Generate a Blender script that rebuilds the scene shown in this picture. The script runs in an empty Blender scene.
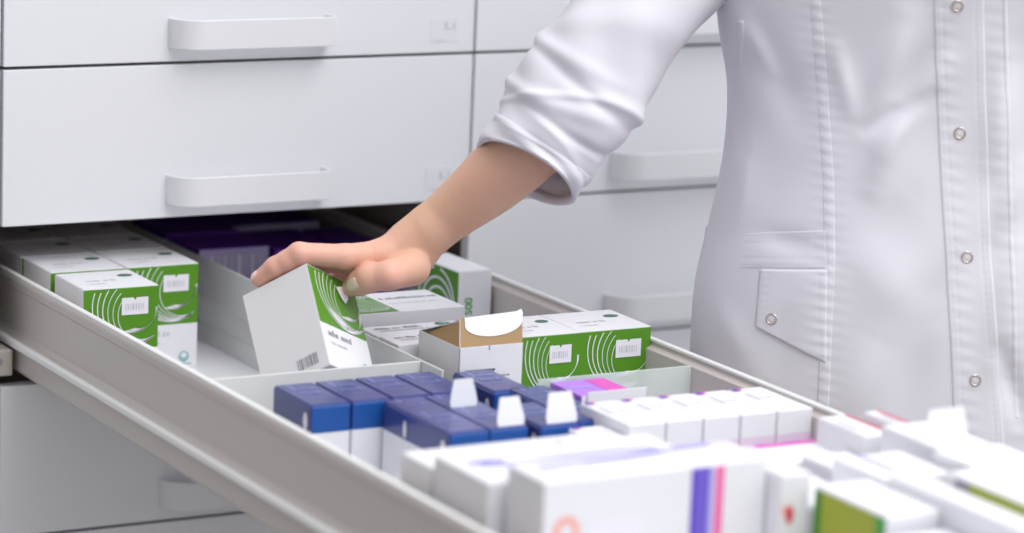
import bpy, bmesh, math, random
import numpy as np
from mathutils import Vector, Matrix
rnd = random.Random(7)
COL = bpy.context.scene.collection

# ------------------------------------------------------------------ camera frame
F = 3129.48
VX = np.array([6100., -137.]); VD = np.array([-1292., -445.]); CC = np.array([512., 266.5])
def _n(v): return v / np.linalg.norm(v)
dxv = _n(np.array([*(VX - CC), F])); dyv = _n(np.array([*(VD - CC), F])); dzv = -np.cross(dxv, dyv)
if dzv[1] > 0: dzv = -dzv
R = np.array([dxv, dyv, dzv])
CAM = np.array([-1.1575, -3.1180, 0.4764])
def at(px, py, d):
    """point seen at (px,py) whose distance along the view axis is d metres"""
    return CAM + R @ (np.array([(px - CC[0]) / F, (py - CC[1]) / F, 1.0]) * d)

# ------------------------------------------------------------------ materials
MATS = {}
def mat(name, col, rough=.5, metal=0, spec=.5, bump=None, noise=None, sss=0, coat=0, trans=0, alpha=1, ior=1.45):
    if name in MATS: return MATS[name]
    m = bpy.data.materials.new(name); m.use_nodes = True
    nt = m.node_tree; b = nt.nodes['Principled BSDF']
    b.inputs['Base Color'].default_value = (*col, 1); b.inputs['Roughness'].default_value = rough
    b.inputs['Metallic'].default_value = metal; b.inputs['Specular IOR Level'].default_value = spec
    b.inputs['IOR'].default_value = ior
    if coat: b.inputs['Coat Weight'].default_value = coat; b.inputs['Coat Roughness'].default_value = .12
    if trans: b.inputs['Transmission Weight'].default_value = trans
    if alpha < 1: b.inputs['Alpha'].default_value = alpha
    if sss:
        b.inputs['Subsurface Weight'].default_value = sss; b.inputs['Subsurface Radius'].default_value = (1, .35, .2)
        b.inputs['Subsurface Scale'].default_value = .006
    tc = nt.nodes.new('ShaderNodeTexCoord')
    if noise:
        sc, col2, lo, hi = noise
        n = nt.nodes.new('ShaderNodeTexNoise'); n.inputs['Scale'].default_value = sc; n.inputs['Detail'].default_value = 4
        nt.links.new(tc.outputs['Object'], n.inputs['Vector'])
        r = nt.nodes.new('ShaderNodeMapRange'); r.inputs[1].default_value = lo; r.inputs[2].default_value = hi
        nt.links.new(n.outputs['Fac'], r.inputs[0])
        mx = nt.nodes.new('ShaderNodeMix'); mx.data_type = 'RGBA'
        mx.inputs[6].default_value = (*col, 1); mx.inputs[7].default_value = (*col2, 1)
        nt.links.new(r.outputs[0], mx.inputs[0]); nt.links.new(mx.outputs[2], b.inputs['Base Color'])
    if bump:
        sc, st, dist = bump
        n = nt.nodes.new('ShaderNodeTexNoise'); n.inputs['Scale'].default_value = sc; n.inputs['Detail'].default_value = 5
        nt.links.new(tc.outputs['Object'], n.inputs['Vector'])
        bp = nt.nodes.new('ShaderNodeBump'); bp.inputs['Strength'].default_value = st; bp.inputs['Distance'].default_value = dist
        nt.links.new(n.outputs['Fac'], bp.inputs['Height']); nt.links.new(bp.outputs['Normal'], b.inputs['Normal'])
    MATS[name] = m; return m

M_LAM = mat('white_laminate', (.80, .815, .85), .32, bump=(6, .05, .002))
M_HAND = mat('white_handle', (.80, .81, .84), .28)
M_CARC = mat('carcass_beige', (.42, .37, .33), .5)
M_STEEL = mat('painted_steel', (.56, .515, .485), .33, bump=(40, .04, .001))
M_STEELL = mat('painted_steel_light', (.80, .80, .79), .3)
M_INNER = mat('drawer_inner', (.70, .70, .67), .4)
M_FLOOR = mat('drawer_bottom', (.80, .80, .84), .45)
M_DIV = mat('divider_plastic', (.70, .71, .70), .35)
M_RUN = mat('runner', (.50, .46, .42), .4)
M_DARK = mat('dark_gap', (.03, .03, .03), .8)
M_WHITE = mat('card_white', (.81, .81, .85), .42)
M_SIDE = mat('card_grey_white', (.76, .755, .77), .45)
M_GREEN = mat('card_green', (.090, .275, .014), .36)
M_PURP = mat('card_purple', (.17, .035, .44), .35)
M_LAV = mat('card_lavender', (.52, .46, .68), .4)
M_LILAC = mat('card_lilac', (.46, .20, .78), .35)
M_NAVY = mat('card_navy', (.035, .050, .23), .3, coat=.4)
M_BLUT = mat('card_blue_print', (.16, .20, .50), .3)
M_BLUE = mat('card_blue', (.012, .085, .34), .35)
M_VIOL = mat('card_violet', (.13, .07, .56), .4)
M_VIO2 = mat('card_periwinkle', (.42, .42, .85), .4)
M_MAG = mat('card_magenta', (.72, .08, .50), .4)
M_PINK = mat('card_pink', (.85, .16, .42), .4)
M_PALEPINK = mat('card_pale_pink', (.80, .62, .78), .4)
M_RED = mat('card_red', (.66, .05, .10), .4)
M_ORANGE = mat('card_orange', (.90, .42, .34), .4)
M_LIME = mat('card_lime', (.36, .42, .03), .4)
M_EMER = mat('card_emerald', (.06, .38, .06), .4)
M_KRAFT = mat('kraft_inside', (.36, .235, .115), .75)
M_INK = mat('ink_grey', (.30, .29, .34), .5)
M_INKL = mat('ink_light', (.56, .56, .62), .5)
M_INKD = mat('ink_dark', (.05, .06, .07), .5)
M_OVAL = mat('ink_oval', (.04, .12, .07), .5)
M_TEAL = mat('ink_teal', (.25, .50, .52), .5)
M_STICK = mat('sticker', (.83, .82, .88), .4)
M_SEAM = mat('card_seam', (.42, .40, .38), .7)
M_COAT = mat('white_cotton', (.70, .69, .745), .85, spec=.2, bump=(900, .12, .0006))
M_SEWN = mat('white_cotton_seam', (.705, .695, .75), .85, spec=.2, bump=(500, .25, .0008))
M_SKIN = mat('skin', (.74, .465, .315), .48, sss=.12, noise=(16, (.76, .43, .325), .42, .72), bump=(300, .35, .0008))
M_NAIL = mat('nail', (.85, .63, .55), .22, coat=.5)
M_HAIR = mat('hair', (.10, .055, .03), .5, bump=(90, .5, .004))
M_EYE = mat('eye', (.8, .8, .8), .2)
M_LIP = mat('lip', (.60, .22, .20), .4)
M_TROU = mat('trouser_white', (.78, .78, .82), .9)
M_SHOE = mat('shoe_white', (.75, .75, .76), .5)
M_SNAPC = mat('snap_centre', (.70, .66, .66), .4, metal=.3)
M_METAL = mat('snap_metal', (.62, .55, .52), .25, metal=.9)
M_ROOMF = mat('floor_vinyl', (.36, .33, .31), .4, noise=(3, (.32, .30, .28), .3, .7))
M_WALL = mat('wall_paint', (.78, .78, .80), .8)
M_MARK = mat('label_film', (.785, .80, .84), .25)
M_GLASS = mat('divider_acrylic', (.86, .93, .90), .08, alpha=.42, ior=1.45)

def hand_tint(m):
    nt = m.node_tree; b = nt.nodes['Principled BSDF']; src = b.inputs['Base Color'].links[0].from_socket
    tc = nt.nodes.new('ShaderNodeTexCoord'); sp = nt.nodes.new('ShaderNodeSeparateXYZ'); nt.links.new(tc.outputs['Object'], sp.inputs[0])
    mr = nt.nodes.new('ShaderNodeMapRange'); mr.inputs[1].default_value = .19; mr.inputs[2].default_value = .33; mr.inputs[3].default_value = .75; mr.inputs[4].default_value = 0
    nt.links.new(sp.outputs[0], mr.inputs[0]); mx = nt.nodes.new('ShaderNodeMix'); mx.data_type = 'RGBA'
    nt.links.new(mr.outputs[0], mx.inputs[0]); nt.links.new(src, mx.inputs[6]); mx.inputs[7].default_value = (.80, .42, .335, 1)
    nt.links.new(mx.outputs[2], b.inputs['Base Color'])
hand_tint(M_SKIN)

# ------------------------------------------------------------------ mesh helper
class MB:
    def __init__(s): s.v = []; s.f = []; s.m = []; s.mats = []; s.smooth = []
    def mi(s, m):
        if m not in s.mats: s.mats.append(m)
        return s.mats.index(m)
    def add(s, vs, fs, m, smooth=False):
        o = len(s.v); s.v += [tuple(map(float, p)) for p in vs]; k = s.mi(m)
        for f in fs: s.f.append([o + i for i in f]); s.m.append(k); s.smooth.append(smooth)
    def box(s, x0, x1, y0, y1, z0, z1, m):
        s.add([(x0,y0,z0),(x1,y0,z0),(x1,y1,z0),(x0,y1,z0),(x0,y0,z1),(x1,y0,z1),(x1,y1,z1),(x0,y1,z1)],
              [(0,3,2,1),(4,5,6,7),(0,1,5,4),(1,2,6,5),(2,3,7,6),(3,0,4,7)], m)
    def bbox(s, x0, x1, y0, y1, z0, z1, m, bev=.001, seg=2, cuts=(), fmat=None, smooth=False):
        """bevelled box; cuts = z levels to split at; fmat(normal, centre) -> material"""
        bm = bmesh.new(); bmesh.ops.create_cube(bm, size=1)
        for v in bm.verts:
            v.co = Vector(((x0+x1)/2 + v.co.x*(x1-x0), (y0+y1)/2 + v.co.y*(y1-y0), (z0+z1)/2 + v.co.z*(z1-z0)))
        bmesh.ops.bevel(bm, geom=bm.edges[:], offset=bev, segments=seg, profile=.5, affect='EDGES')
        for zc in cuts:
            bmesh.ops.bisect_plane(bm, geom=bm.verts[:]+bm.edges[:]+bm.faces[:], plane_co=(0,0,zc), plane_no=(0,0,1))
        bm.normal_update(); o = len(s.v)
        bm.verts.index_update()
        s.v += [tuple(v.co) for v in bm.verts]
        for f in bm.faces:
            mm = fmat(f.normal, f.calc_center_median()) if fmat else m
            s.f.append([o + v.index for v in f.verts]); s.m.append(s.mi(mm)); s.smooth.append(smooth)
        bm.free()
    def prism_y(s, prof, y0, y1, m, smooth=False):
        n = len(prof)
        vs = [(x, y0, z) for x, z in prof] + [(x, y1, z) for x, z in prof]
        fs = [(i, (i+1) % n, n + (i+1) % n, n + i) for i in range(n)]
        s.add(vs, fs, m, smooth); s.add(vs, [tuple(range(n))[::-1], tuple(range(n, 2*n))], m)
    def build(s, name, parent=None, loc=None, rot=None):
        me = bpy.data.meshes.new(name); me.from_pydata(s.v, [], s.f)
        for m in s.mats: me.materials.append(m)
        me.polygons.foreach_set('material_index', s.m); me.polygons.foreach_set('use_smooth', s.smooth)
        me.update()
        bm = bmesh.new(); bm.from_mesh(me); bmesh.ops.recalc_face_normals(bm, faces=bm.faces[:]); bm.to_mesh(me); bm.free()
        o = bpy.data.objects.new(name, me); COL.objects.link(o)
        if parent: o.parent = parent
        if loc is not None: o.location = loc
        if rot is not None: o.rotation_euler = rot
        return o
def npmesh(name, V, Fc, m, parent=None, smooth=True, recalc=False):
    me = bpy.data.meshes.new(name); me.from_pydata(np.asarray(V, float).tolist(), [], np.asarray(Fc).tolist() if len(Fc) else [])
    me.materials.append(m); me.polygons.foreach_set('use_smooth', [smooth]*len(me.polygons)); me.update()
    if recalc:
        bm = bmesh.new(); bm.from_mesh(me); bmesh.ops.recalc_face_normals(bm, faces=bm.faces[:]); bm.to_mesh(me); bm.free()
    o = bpy.data.objects.new(name, me); COL.objects.link(o)
    if parent: o.parent = parent
    return o
def tag(o, label=None, cat=None, group=None, kind=None):
    if label: o['label'] = label
    if cat: o['category'] = cat
    if group: o['group'] = group
    if kind: o['kind'] = kind
    return o
def empty(name, loc=(0,0,0), rz=0):
    o = bpy.data.objects.new(name, None); COL.objects.link(o); o.empty_display_size = .02
    o.location = loc; o.rotation_euler = (0, 0, rz); return o
def copy_tree(o, parent=None):
    c = o.copy(); COL.objects.link(c); c.parent = parent
    for ch in [x for x in bpy.data.objects if x.parent == o]: copy_tree(ch, c)
    return c

# ================================================================== SETTING
FZ = -1.035
b = MB(); b.box(-2.2, 2.4, -2.4, .62, FZ-.05, FZ, M_ROOMF); tag(b.build('floor'), kind='structure')
b = MB(); b.box(-2.2, 2.4, .58, .66, FZ, 1.7, M_WALL); tag(b.build('wall_back'), kind='structure')

# ================================================================== CABINETS
PITCH = .1725; ZB = [.0 - PITCH*k for k in range(-3, 6)]      # front boundaries; row r spans ZB[r+1]..ZB[r]
def handle_mb(x0, x1, zc):
    b = MB(); h = .0163; t = .0028; dep = .030; r = .026
    path = []
    # concave returned end: leaves the front at x0, sweeps out and runs straight
    path = [(x0, .0)] + [(x0 + .030*(1-math.cos(math.pi/2*k/22)), -dep*math.sin(math.pi/2*k/22)) for k in range(1, 23)]
    rr = .008
    path += [(x1 - rr + rr*math.sin(math.pi/2*k/16), -dep + (dep)*(1-math.cos(math.pi/2*k/16))) for k in range(0, 17)]
    n = len(path); vs = []; P = np.array(path)
    T = np.gradient(P, axis=0); T /= np.linalg.norm(T, axis=1)[:, None]; N = np.stack([T[:,1], -T[:,0]], 1)
    for i in range(n):
        o_ = P[i] + N[i]*t*.5; i_ = P[i] - N[i]*t*.5
        e = .0008
        ring = [(o_[0], o_[1], zc-h+e), (o_[0], o_[1], zc+h-e), (P[i][0]+N[i][0]*t*.2, P[i][1]+N[i][1]*t*.2, zc+h), (P[i][0]-N[i][0]*t*.2, P[i][1]-N[i][1]*t*.2, zc+h),
                (i_[0], i_[1], zc+h-e), (i_[0], i_[1], zc-h+e), (P[i][0]-N[i][0]*t*.2, P[i][1]-N[i][1]*t*.2, zc-h), (P[i][0]+N[i][0]*t*.2, P[i][1]+N[i][1]*t*.2, zc-h)]
        vs += ring
    fs = []
    for i in range(n-1):
        for j in range(8): fs.append((i*8+j, i*8+(j+1) % 8, (i+1)*8+(j+1) % 8, (i+1)*8+j))
    fs += [tuple(range(8))[::-1], tuple(range((n-1)*8, n*8))]
    b.add(vs, fs, M_HAND, False)
    return b
CW = .57
for ci, (cx, lab) in enumerate([(0, 'white cabinet of wide handled drawers behind the pulled-out drawer, left of the arm'),
                                (CW, 'white cabinet of wide handled drawers behind the coat and below the sleeve'),
                                (-CW, 'white cabinet of drawers adjoining at the far left edge')]):
    cab = empty('drawer_cabinet', (cx, 0, FZ)); tag(cab, lab, 'cabinet', 'white pharmacy drawer cabinets')
    OZ = -FZ
    b = MB()
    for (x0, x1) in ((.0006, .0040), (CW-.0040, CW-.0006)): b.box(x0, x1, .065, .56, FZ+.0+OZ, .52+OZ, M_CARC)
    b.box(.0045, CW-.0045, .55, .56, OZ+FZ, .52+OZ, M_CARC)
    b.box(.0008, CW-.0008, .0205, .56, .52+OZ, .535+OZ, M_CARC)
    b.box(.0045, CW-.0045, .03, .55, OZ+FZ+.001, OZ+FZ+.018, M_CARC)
    b.build('carcass', cab)
    for r in range(8):
        z1, z0 = ZB[r]-.0017, ZB[r+1]+.0017
        if z0 < FZ: z0 = FZ+.02
        if z1 < FZ: continue
        if ci == 0 and r == 4: continue            # the pulled-out one
        b = MB(); b.bbox(.0017, CW-.0017, 0, .0185, z0+OZ, z1+OZ, M_LAM, .0012, 3)
        df = b.build('drawer', cab)
        if ci < 2 or True:
            handle_mb(.191, .380, z0+.0320+OZ).build('handle', df)
        if ci == 0 and r in (2, 3) or (ci == 0 and r == 5):
            b = MB(); b.bbox(.512, .548, -.0004, .0002, z0+.012+OZ, z0+.040+OZ, M_MARK, .0001, 1)
            b.box(.530, .533, -.0006, -.0002, z0+.026+OZ, z0+.035+OZ, M_INKL); b.box(.534, .538, -.0006, -.0002, z0+.026+OZ, z0+.028+OZ, M_INKL)
            b.box(.541, .543, -.0006, -.0002, z0+.026+OZ, z0+.034+OZ, M_INKL); b.box(.518, .529, -.0006, -.0002, z0+.0135+OZ, z0+.0145+OZ, M_INKL)
            b.build('label', df)
    if ci == 0:
        # inner body of drawers that shade the open slot (shelf rail above the open drawer), runner block
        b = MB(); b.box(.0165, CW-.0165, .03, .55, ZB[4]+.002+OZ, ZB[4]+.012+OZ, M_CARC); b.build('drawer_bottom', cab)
        b = MB(); b.bbox(-.004, .0145, -.002, .16, -.3345+OZ, -.3055+OZ, M_RUN, .002, 2)
        b.add([(-.001+.004*math.cos(a), -.0026, -.318+OZ+.004*math.sin(a)) for a in [k*math.pi/6 for k in range(12)]], [tuple(range(12))], M_INK)
        b.build('runner', cab)

# ================================================================== OPEN DRAWER
RZ = -.2315; FLZ = -.3335; YB = .47; YF = -1.42
dr = empty('pulled_out_drawer', (.28, -.5, FLZ))
tag(dr, 'pulled out deep steel-sided drawer full of medicine boxes, running towards the viewer', 'drawer')
off = np.array([.28, -.5, FLZ])
def D(mb): # shift a mesh written in world coordinates into the drawer's frame
    mb.v = [tuple(np.array(p) - off) for p in mb.v]; return mb
def side_profile(mir=False):
    p = [(.0300,-.2308),(.0275,-.2312),(.0255,-.2330),(.0248,-.2360),(.0250,-.2430),(.0262,-.2440),(.0265,-.2900),(.0245,-.2945),(.0200,-.2965),(.0135,-.2985),
         (.0125,-.3010),(.0140,-.3030),(.0210,-.3040),(.0215,-.3300),(.0260,-.3345),(.0430,-.3345),(.0430,-.2390),(.0365,-.2365),(.0345,-.2325),(.0325,-.2309)]
    if mir: p = [(.5655-x, z) for x, z in p]
    return p
for mir in (False, True):
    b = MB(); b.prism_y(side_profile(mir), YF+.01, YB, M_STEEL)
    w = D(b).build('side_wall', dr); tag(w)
    bv = w.modifiers.new('b', 'BEVEL'); bv.width = .0008; bv.segments = 2; bv.limit_method = 'ANGLE'
    b = MB()
    xs = (.0292, .0342) if not mir else (.5313, .5363)
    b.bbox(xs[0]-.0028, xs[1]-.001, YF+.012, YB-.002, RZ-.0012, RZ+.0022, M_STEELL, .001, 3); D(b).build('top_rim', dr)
    b = MB(); lx = (.0122, .0200) if not mir else (.5455, .5533)
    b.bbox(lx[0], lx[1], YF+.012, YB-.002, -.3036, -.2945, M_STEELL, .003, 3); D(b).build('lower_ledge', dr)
b = MB(); b.box(.0415, .5240, YF+.01, YB, FLZ-.006, FLZ, M_FLOOR)
for yy in (-.21, -.62, -1.03): b.box(.0435, .5220, yy-.0006, yy+.0006, FLZ, FLZ+.0003, M_SEAM)
D(b).build('base_panel', dr)
b = MB(); b.box(.0300, .5355, YB, YB+.004, FLZ, RZ, M_STEEL); D(b).build('back_panel', dr)
b = MB(); b.bbox(.0013, CW-.0013, YF-.0085, YF+.010, ZB[5]+.0012, ZB[4]-.0012, M_LAM, .0012, 3)
fp = D(b).build('front_panel', dr)
hb = handle_mb(.191, .385, ZB[5]+.0012+.0315); hb.v = [(x, y+YF-.0085, z) for x, y, z in hb.v]; D(hb).build('handle', fp)
# long divider, ribbed
DT = -.2378
b = MB(); b.bbox(.2742, .2768, -.492, .44, FLZ+.0005, DT, M_DIV, .0006, 2)
b.box(.2733, .2777, -.492, .44, FLZ+.0005, FLZ+.006, M_DIV)
y = -.48
while y < .43:
    b.box(.2731, .2744, y, y+.0018, -.3105, -.2840, M_DIV); y += .0042
b.box(.2732, .2744, -.49, .44, -.2838, -.2822, M_DIV); b.box(.2732, .2744, -.49, .44, -.3125, -.3108, M_DIV)
D(b).build('long_divider', dr)
b = MB(); b.bbox(.0432, .2738, -.4495, -.4465, FLZ+.0005, DT-.0005, M_DIV, .0006, 2); D(b).build('cross_divider', dr)
b = MB(); b.bbox(.345, .5222, -.5600, -.5575, FLZ+.0005, DT, M_GLASS, .0006, 2); D(b).build('clear_divider', dr)
b = MB(); b.bbox(.0432, .335, -.7930, -.7905, FLZ+.0005, DT-.012, M_GLASS, .0006, 2); D(b).build('clear_divider', dr)

# ================================================================== CARTONS
def face_pt(W, Dp, H, face, u, v, e):
    if face == 'front': return (-W/2+u, -Dp/2-e, v)
    if face == 'left': return (-W/2-e, Dp/2-u, v)
    if face == 'right': return (W/2+e, -Dp/2+u, v)
    return (-W/2+u, -Dp/2+v, H+e)
class Carton(MB):
    def __init__(s, W, Dp, H, base=None, bev=.0009, cuts=(), fmat=None):
        super().__init__(); s.W, s.D, s.H = W, Dp, H
        s.bbox(-W/2, W/2, -Dp/2, Dp/2, 0, H, base or M_WHITE, bev, 2, cuts, fmat)
    def poly(s, face, pts, m, e=.0003): s.add([face_pt(s.W, s.D, s.H, face, u, v, e) for u, v in pts], [tuple(range(len(pts)))], m)
    def rect(s, face, u0, v0, u1, v1, m, e=.0003): s.poly(face, [(u0,v0),(u1,v0),(u1,v1),(u0,v1)], m, e)
    def oval(s, face, cu, cv, ru, rv, m, e=.0004, n=20): s.poly(face, [(cu+ru*math.cos(2*math.pi*k/n), cv+rv*math.sin(2*math.pi*k/n)) for k in range(n)], m, e)
    def ring(s, face, cu, cv, r0, r1, m, e=.0004, n=28):
        a = [(cu+r0*math.cos(2*math.pi*k/n), cv+r0*math.sin(2*math.pi*k/n)) for k in range(n)]
        c = [(cu+r1*math.cos(2*math.pi*k/n), cv+r1*math.sin(2*math.pi*k/n)) for k in range(n)]
        s.add([face_pt(s.W, s.D, s.H, face, u, v, e) for u, v in a+c], [(k, (k+1) % n, n+(k+1) % n, n+k) for k in range(n)], m)
    def words(s, face, u0, v0, u1, h, m, seed=0, gap=.35):
        """a row of small unreadable letter strokes, as the blurred print shows"""
        q = random.Random(seed); u = u0
        while u < u1:
            w = h*q.uniform(.25, .6); hh = h*(1 if q.random() < .25 else .68)
            if q.random() > .13: s.rect(face, u, v0, min(u+w*.62, u1), v0+hh, m, .0004)
            u += w
    def vwords(s, face, u0, v0, v1, h, m, seed=0):
        q = random.Random(seed); v = v0
        while v < v1:
            w = h*q.uniform(.25, .6)
            if q.random() > .13: s.rect(face, u0, v, u0+h*(1 if q.random() < .25 else .68), min(v+w*.62, v1), m, .0004)
            v += w
    def barcode(s, face, u0, v0, u1, v1, m, seed=3):
        q = random.Random(seed); u = u0
        while u < u1:
            w = q.choice((.0006, .0009, .0014, .002)); s.rect(face, u, v0, min(u+w, u1), v1, m, .0004); u += w + q.choice((.0006, .001, .0014))
    def arcs(s, face, u0, u1, v0, v1, cu, cv, r0, n, dr_, ang, wid, e=.0005, m=None, rng=None):
        """nested circles that close up towards one side, clipped to the green field"""
        dx, dz = math.cos(ang), math.sin(ang)
        T = (cu + r0*dx, cv + r0*dz)
        for i in range(n):
            r = r0 - dr_*i
            if r <= .003: break
            c = (T[0]-r*dx*(1-.0), T[1]-r*dz)
            K = 72; pts = []
            w = wid*(1.25 if i < 3 else .85)
            for k in range(K):
                a0, a1 = 2*math.pi*k/K, 2*math.pi*(k+1)/K
                if rng and not (rng[0] <= (a0 if a0 < math.pi*.75 else a0-2*math.pi) <= rng[1]): continue
                q = []
                for rr, a in ((r-w/2, a0), (r+w/2, a0), (r+w/2, a1), (r-w/2, a1)):
                    q.append((c[0]+rr*math.cos(a), c[1]+rr*math.sin(a)))
                if all(u0 <= p[0] <= u1 and v0 <= p[1] <= v1 for p in q): s.poly(face, q, m or M_STICK, e)

GW, GD, GH = .0850, .0830, .1165; GS = .570     # green carton; green part = top 57 % of the front
def green_body(W=GW, Dp=GD, H=GH, seed=1, left_barcode=True, fan=False):
    zs = H*(1-GS)
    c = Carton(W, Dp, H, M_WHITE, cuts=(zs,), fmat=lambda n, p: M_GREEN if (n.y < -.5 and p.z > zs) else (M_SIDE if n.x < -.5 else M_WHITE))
    c.arcs('front', .001, W-.001, zs+.0005, H-.001, .054, H-.019, .044, 6, .0033, -.72, .0009, .0005, None, (-3.95, -1.05))
    c.arcs('front', .034, W-.001, zs+.0005, H-.022, .0555, H-.020, .0290, 10, .0012, -.72, .0006, .0006, None, (-2.0, .25))
    if fan: c.arcs('front', .020, W-.001, zs+.0005, H-.012, .052, H-.024, .036, 18, .0010, -1.15, .0005, .00055, None, (-2.7, .1))
    c.oval('front', .066, zs+.006, .0001, .0001, M_WHITE)
    c.words('front', .010, zs-.013, .052, .007, M_INKL if not fan else M_INK, seed)
    c.words('front', .012, zs-.022, .040, .0035, M_INKL, seed+5)
    c.oval('front', .069, .013, .0062, .0062, M_TEAL); c.oval('front', .069, .0145, .0036, .0030, M_WHITE, .0005); c.rect('front', .060, .004, .078, .0052, M_TEAL)
    if left_barcode:
        c.barcode('left', Dp-.036, .008, Dp-.012, .020, M_INK)
    return c
def green_top(W=GW, Dp=GD, H=GH, seed=2):
    t = Carton(W-.0012, Dp-.0010, .0008, M_WHITE, bev=.0003)
    t.words('top', .012, Dp*.40, W*.60, .0075, M_INKL, seed); t.words('top', .012, Dp*.24, W*.40, .004, M_INKL, seed+1)
    t.oval('top', W*.80, Dp*.66, .0085, .0060, M_OVAL); t.words('top', W*.74, Dp*.64, W*.86, .0022, M_TEAL, seed+3)
    return t
def sticker(seed=4):
    s = MB(); w, h = .030, .0185
    s.add([(0,0,0),(w,0,0),(w,0,h),(w*.56,0,h),(w*.5,0,h-.003),(w*.44,0,h),(0,0,h)], [(0,1,2,3,4,5,6)], M_STICK)
    q = random.Random(seed); x = .004
    while x < w-.004:
        ww = q.choice((.0008, .0014, .0022)); s.add([(x,-.0002,.005),(x+ww,-.0002,.005),(x+ww,-.0002,.012),(x,-.0002,.012)], [(0,1,2,3)], M_INKL); x += ww+.0016
    return s
def green_box():
    root = empty('medicine_box')
    green_body().build('carton_body', root)
    o = green_top().build('tuck_flap', root, loc=(0, 0, GH-.0001))
    o = sticker().build('price_sticker', root, loc=(.0005, -GD/2-.0008, GH-.0295))
    return root
proto = green_box()
GG = 'green and white medicine boxes'
greens = [  # x centre, y front, label
 (.0875, -.126, 'green and white box standing alone at the front of the left compartment'),
 (.0870, -.0335, 'green and white box, left one of the pair behind the foremost green box'),
 (.1740, -.0335, 'tall green and white box beside the ribbed divider, its white lower half showing'),
 (.0865, .0515, 'white-topped box in shade, third from the front along the left drawer wall'),
 (.1745, .0535, 'shaded white-topped box behind the green box beside the ribbed divider'),
 (.0860, .1380, 'dim white-topped box farthest back along the left drawer wall'),
 (.1745, .1395, 'dim white-topped box farthest back beside the ribbed divider'),
 (.4075, -.4720, 'bright green box between the open carton and another green box'),
 (.4860, -.4720, 'bright green box against the right drawer wall, clear divider in front'),
]
for i, (x, yf, lab) in enumerate(greens):
    o = proto if i == 0 else copy_tree(proto)
    o.location = (x, yf + GD/2, FLZ); tag(o, lab, 'box', GG)
    o.rotation_euler = (0, 0, rnd.uniform(-.012, .012))
    if i == 7: o.scale = (.85, 1, 1); o.rotation_euler = (0, 0, 0)   # the narrower one next to the carton

# ---- the box held in the hand (tilted)
Rm = Matrix([[0.8262184581537176, -0.5600541274537947, 0.06084762985886982],
             [0.39282948812689494, 0.6501784582107445, 0.6503483418420168],
             [-0.40379209129877097, -0.5134270608379226, 0.7571952193482849]])
hs = .97; hW, hD, hH = .087*hs, .083*hs, .117*hs
P1 = Vector(tuple(CAM + hs*(np.array([.2233, -.2882, -.1677]) - CAM)))
ctr = P1 + Rm @ Vector((hW/2, hD/2, -hH))
held = empty('held_medicine_box'); held.matrix_world = Matrix.Translation(ctr) @ Rm.to_4x4()
tag(held, 'tilted white and green box gripped by the hand, plain white side to viewer', 'box')
green_body(hW, hD, hH, 11, True, True).build('carton_body', held)
o = green_top(hW, hD, hH, 8).build('tuck_flap', held, loc=(0, 0, hH-.0001))
b = MB(); # torn security seal lifted by the thumb
b.add([(0,0,0),(.006,-.002,.001),(.011,-.006,.000),(.013,-.003,-.012),(.010,-.001,-.017),(.004,-.001,-.013)], [(0,1,2,3,4,5)], M_STICK)
sd = b.build('security_seal', held, loc=(hW/2-.038, -hD/2-.001, hH-.013)); sm = sd.modifiers.new('s', 'SOLIDIFY'); sm.thickness = .0004

# ---- lying boxes and standing box in the middle compartment
def text_mesh(txt, size, m, name='print', parent=None, mw=None):
    cu = bpy.data.curves.new('t', 'FONT'); cu.body = txt; cu.size = size; cu.extrude = .0001; cu.offset = size*.01
    to = bpy.data.objects.new('t', cu); COL.objects.link(to)
    dg = bpy.context.evaluated_depsgraph_get(); dg.update()
    me = bpy.data.meshes.new_from_object(to.evaluated_get(dg)); bpy.data.objects.remove(to)
    me.materials.clear(); me.materials.append(m)
    o = bpy.data.objects.new(name, me); COL.objects.link(o); o.parent = parent
    if mw: o.matrix_local = mw
    return o
# a flat one: long axis along x ; z = thickness
def flat_box(name, W, Dp, H, loc, rz, lab, grp=None, green_end='left', seed=1):
    root = empty(name, loc, rz); tag(root, lab, 'box', grp)
    c = Carton(W, Dp, H, M_WHITE)
    if green_end == 'left':
        g = W*.42; c.rect('top', .0005, .0005, g, Dp-.0005, M_GREEN, .0003)
        c.arcs('top', .001, g-.001, .001, Dp-.001, g*.55, Dp*.5, Dp*.42, 12, .0026, .6, .0009)
        c.words('top', g+.006, Dp*.62, W-.006, .008, M_INK, seed); c.words('top', g+.006, Dp*.38, W-.016, .004, M_INKL, seed+1)
    else:
        c.words('top', .010, Dp*.62, W*.60, .0075, M_INK, seed); c.words('top', .012, Dp*.40, W*.62, .0065, M_INKL, seed+1)
        c.oval('top', W*.82, Dp*.78, .009, .0065, M_OVAL); c.oval('top', W*.82, Dp*.78, .005, .0028, M_TEAL, .0006)
    c.words('front', W*.32, H*.42, W*.56, .0060, M_INKD, seed+2)
    c.build('carton_body', root)
    return root
flat_box('medicine_box', .112, .042, .0965, (.338, -.3645, FLZ+.0003), .0, 'narrow white-topped box with dark oval, directly behind the opened carton', None, 'none', 5)
flat_box('medicine_box', .112, .042, .0960, (.337, -.3205, FLZ+.0003), .0, 'narrow white-topped box, second behind the opened carton, dark oval showing', None, 'none', 9)
flat_box('medicine_box', .135, .083, .046, (.346, -.2420, FLZ+.0005), .0, 'lower of two lying boxes under the wrist, mostly hidden', None, 'none', 12)
flat_box('medicine_box', .135, .090, .0600, (.3455, -.2400, FLZ+.047), -.0, 'green-ended white box lying flat under the wrist', None, 'left', 15)
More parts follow.
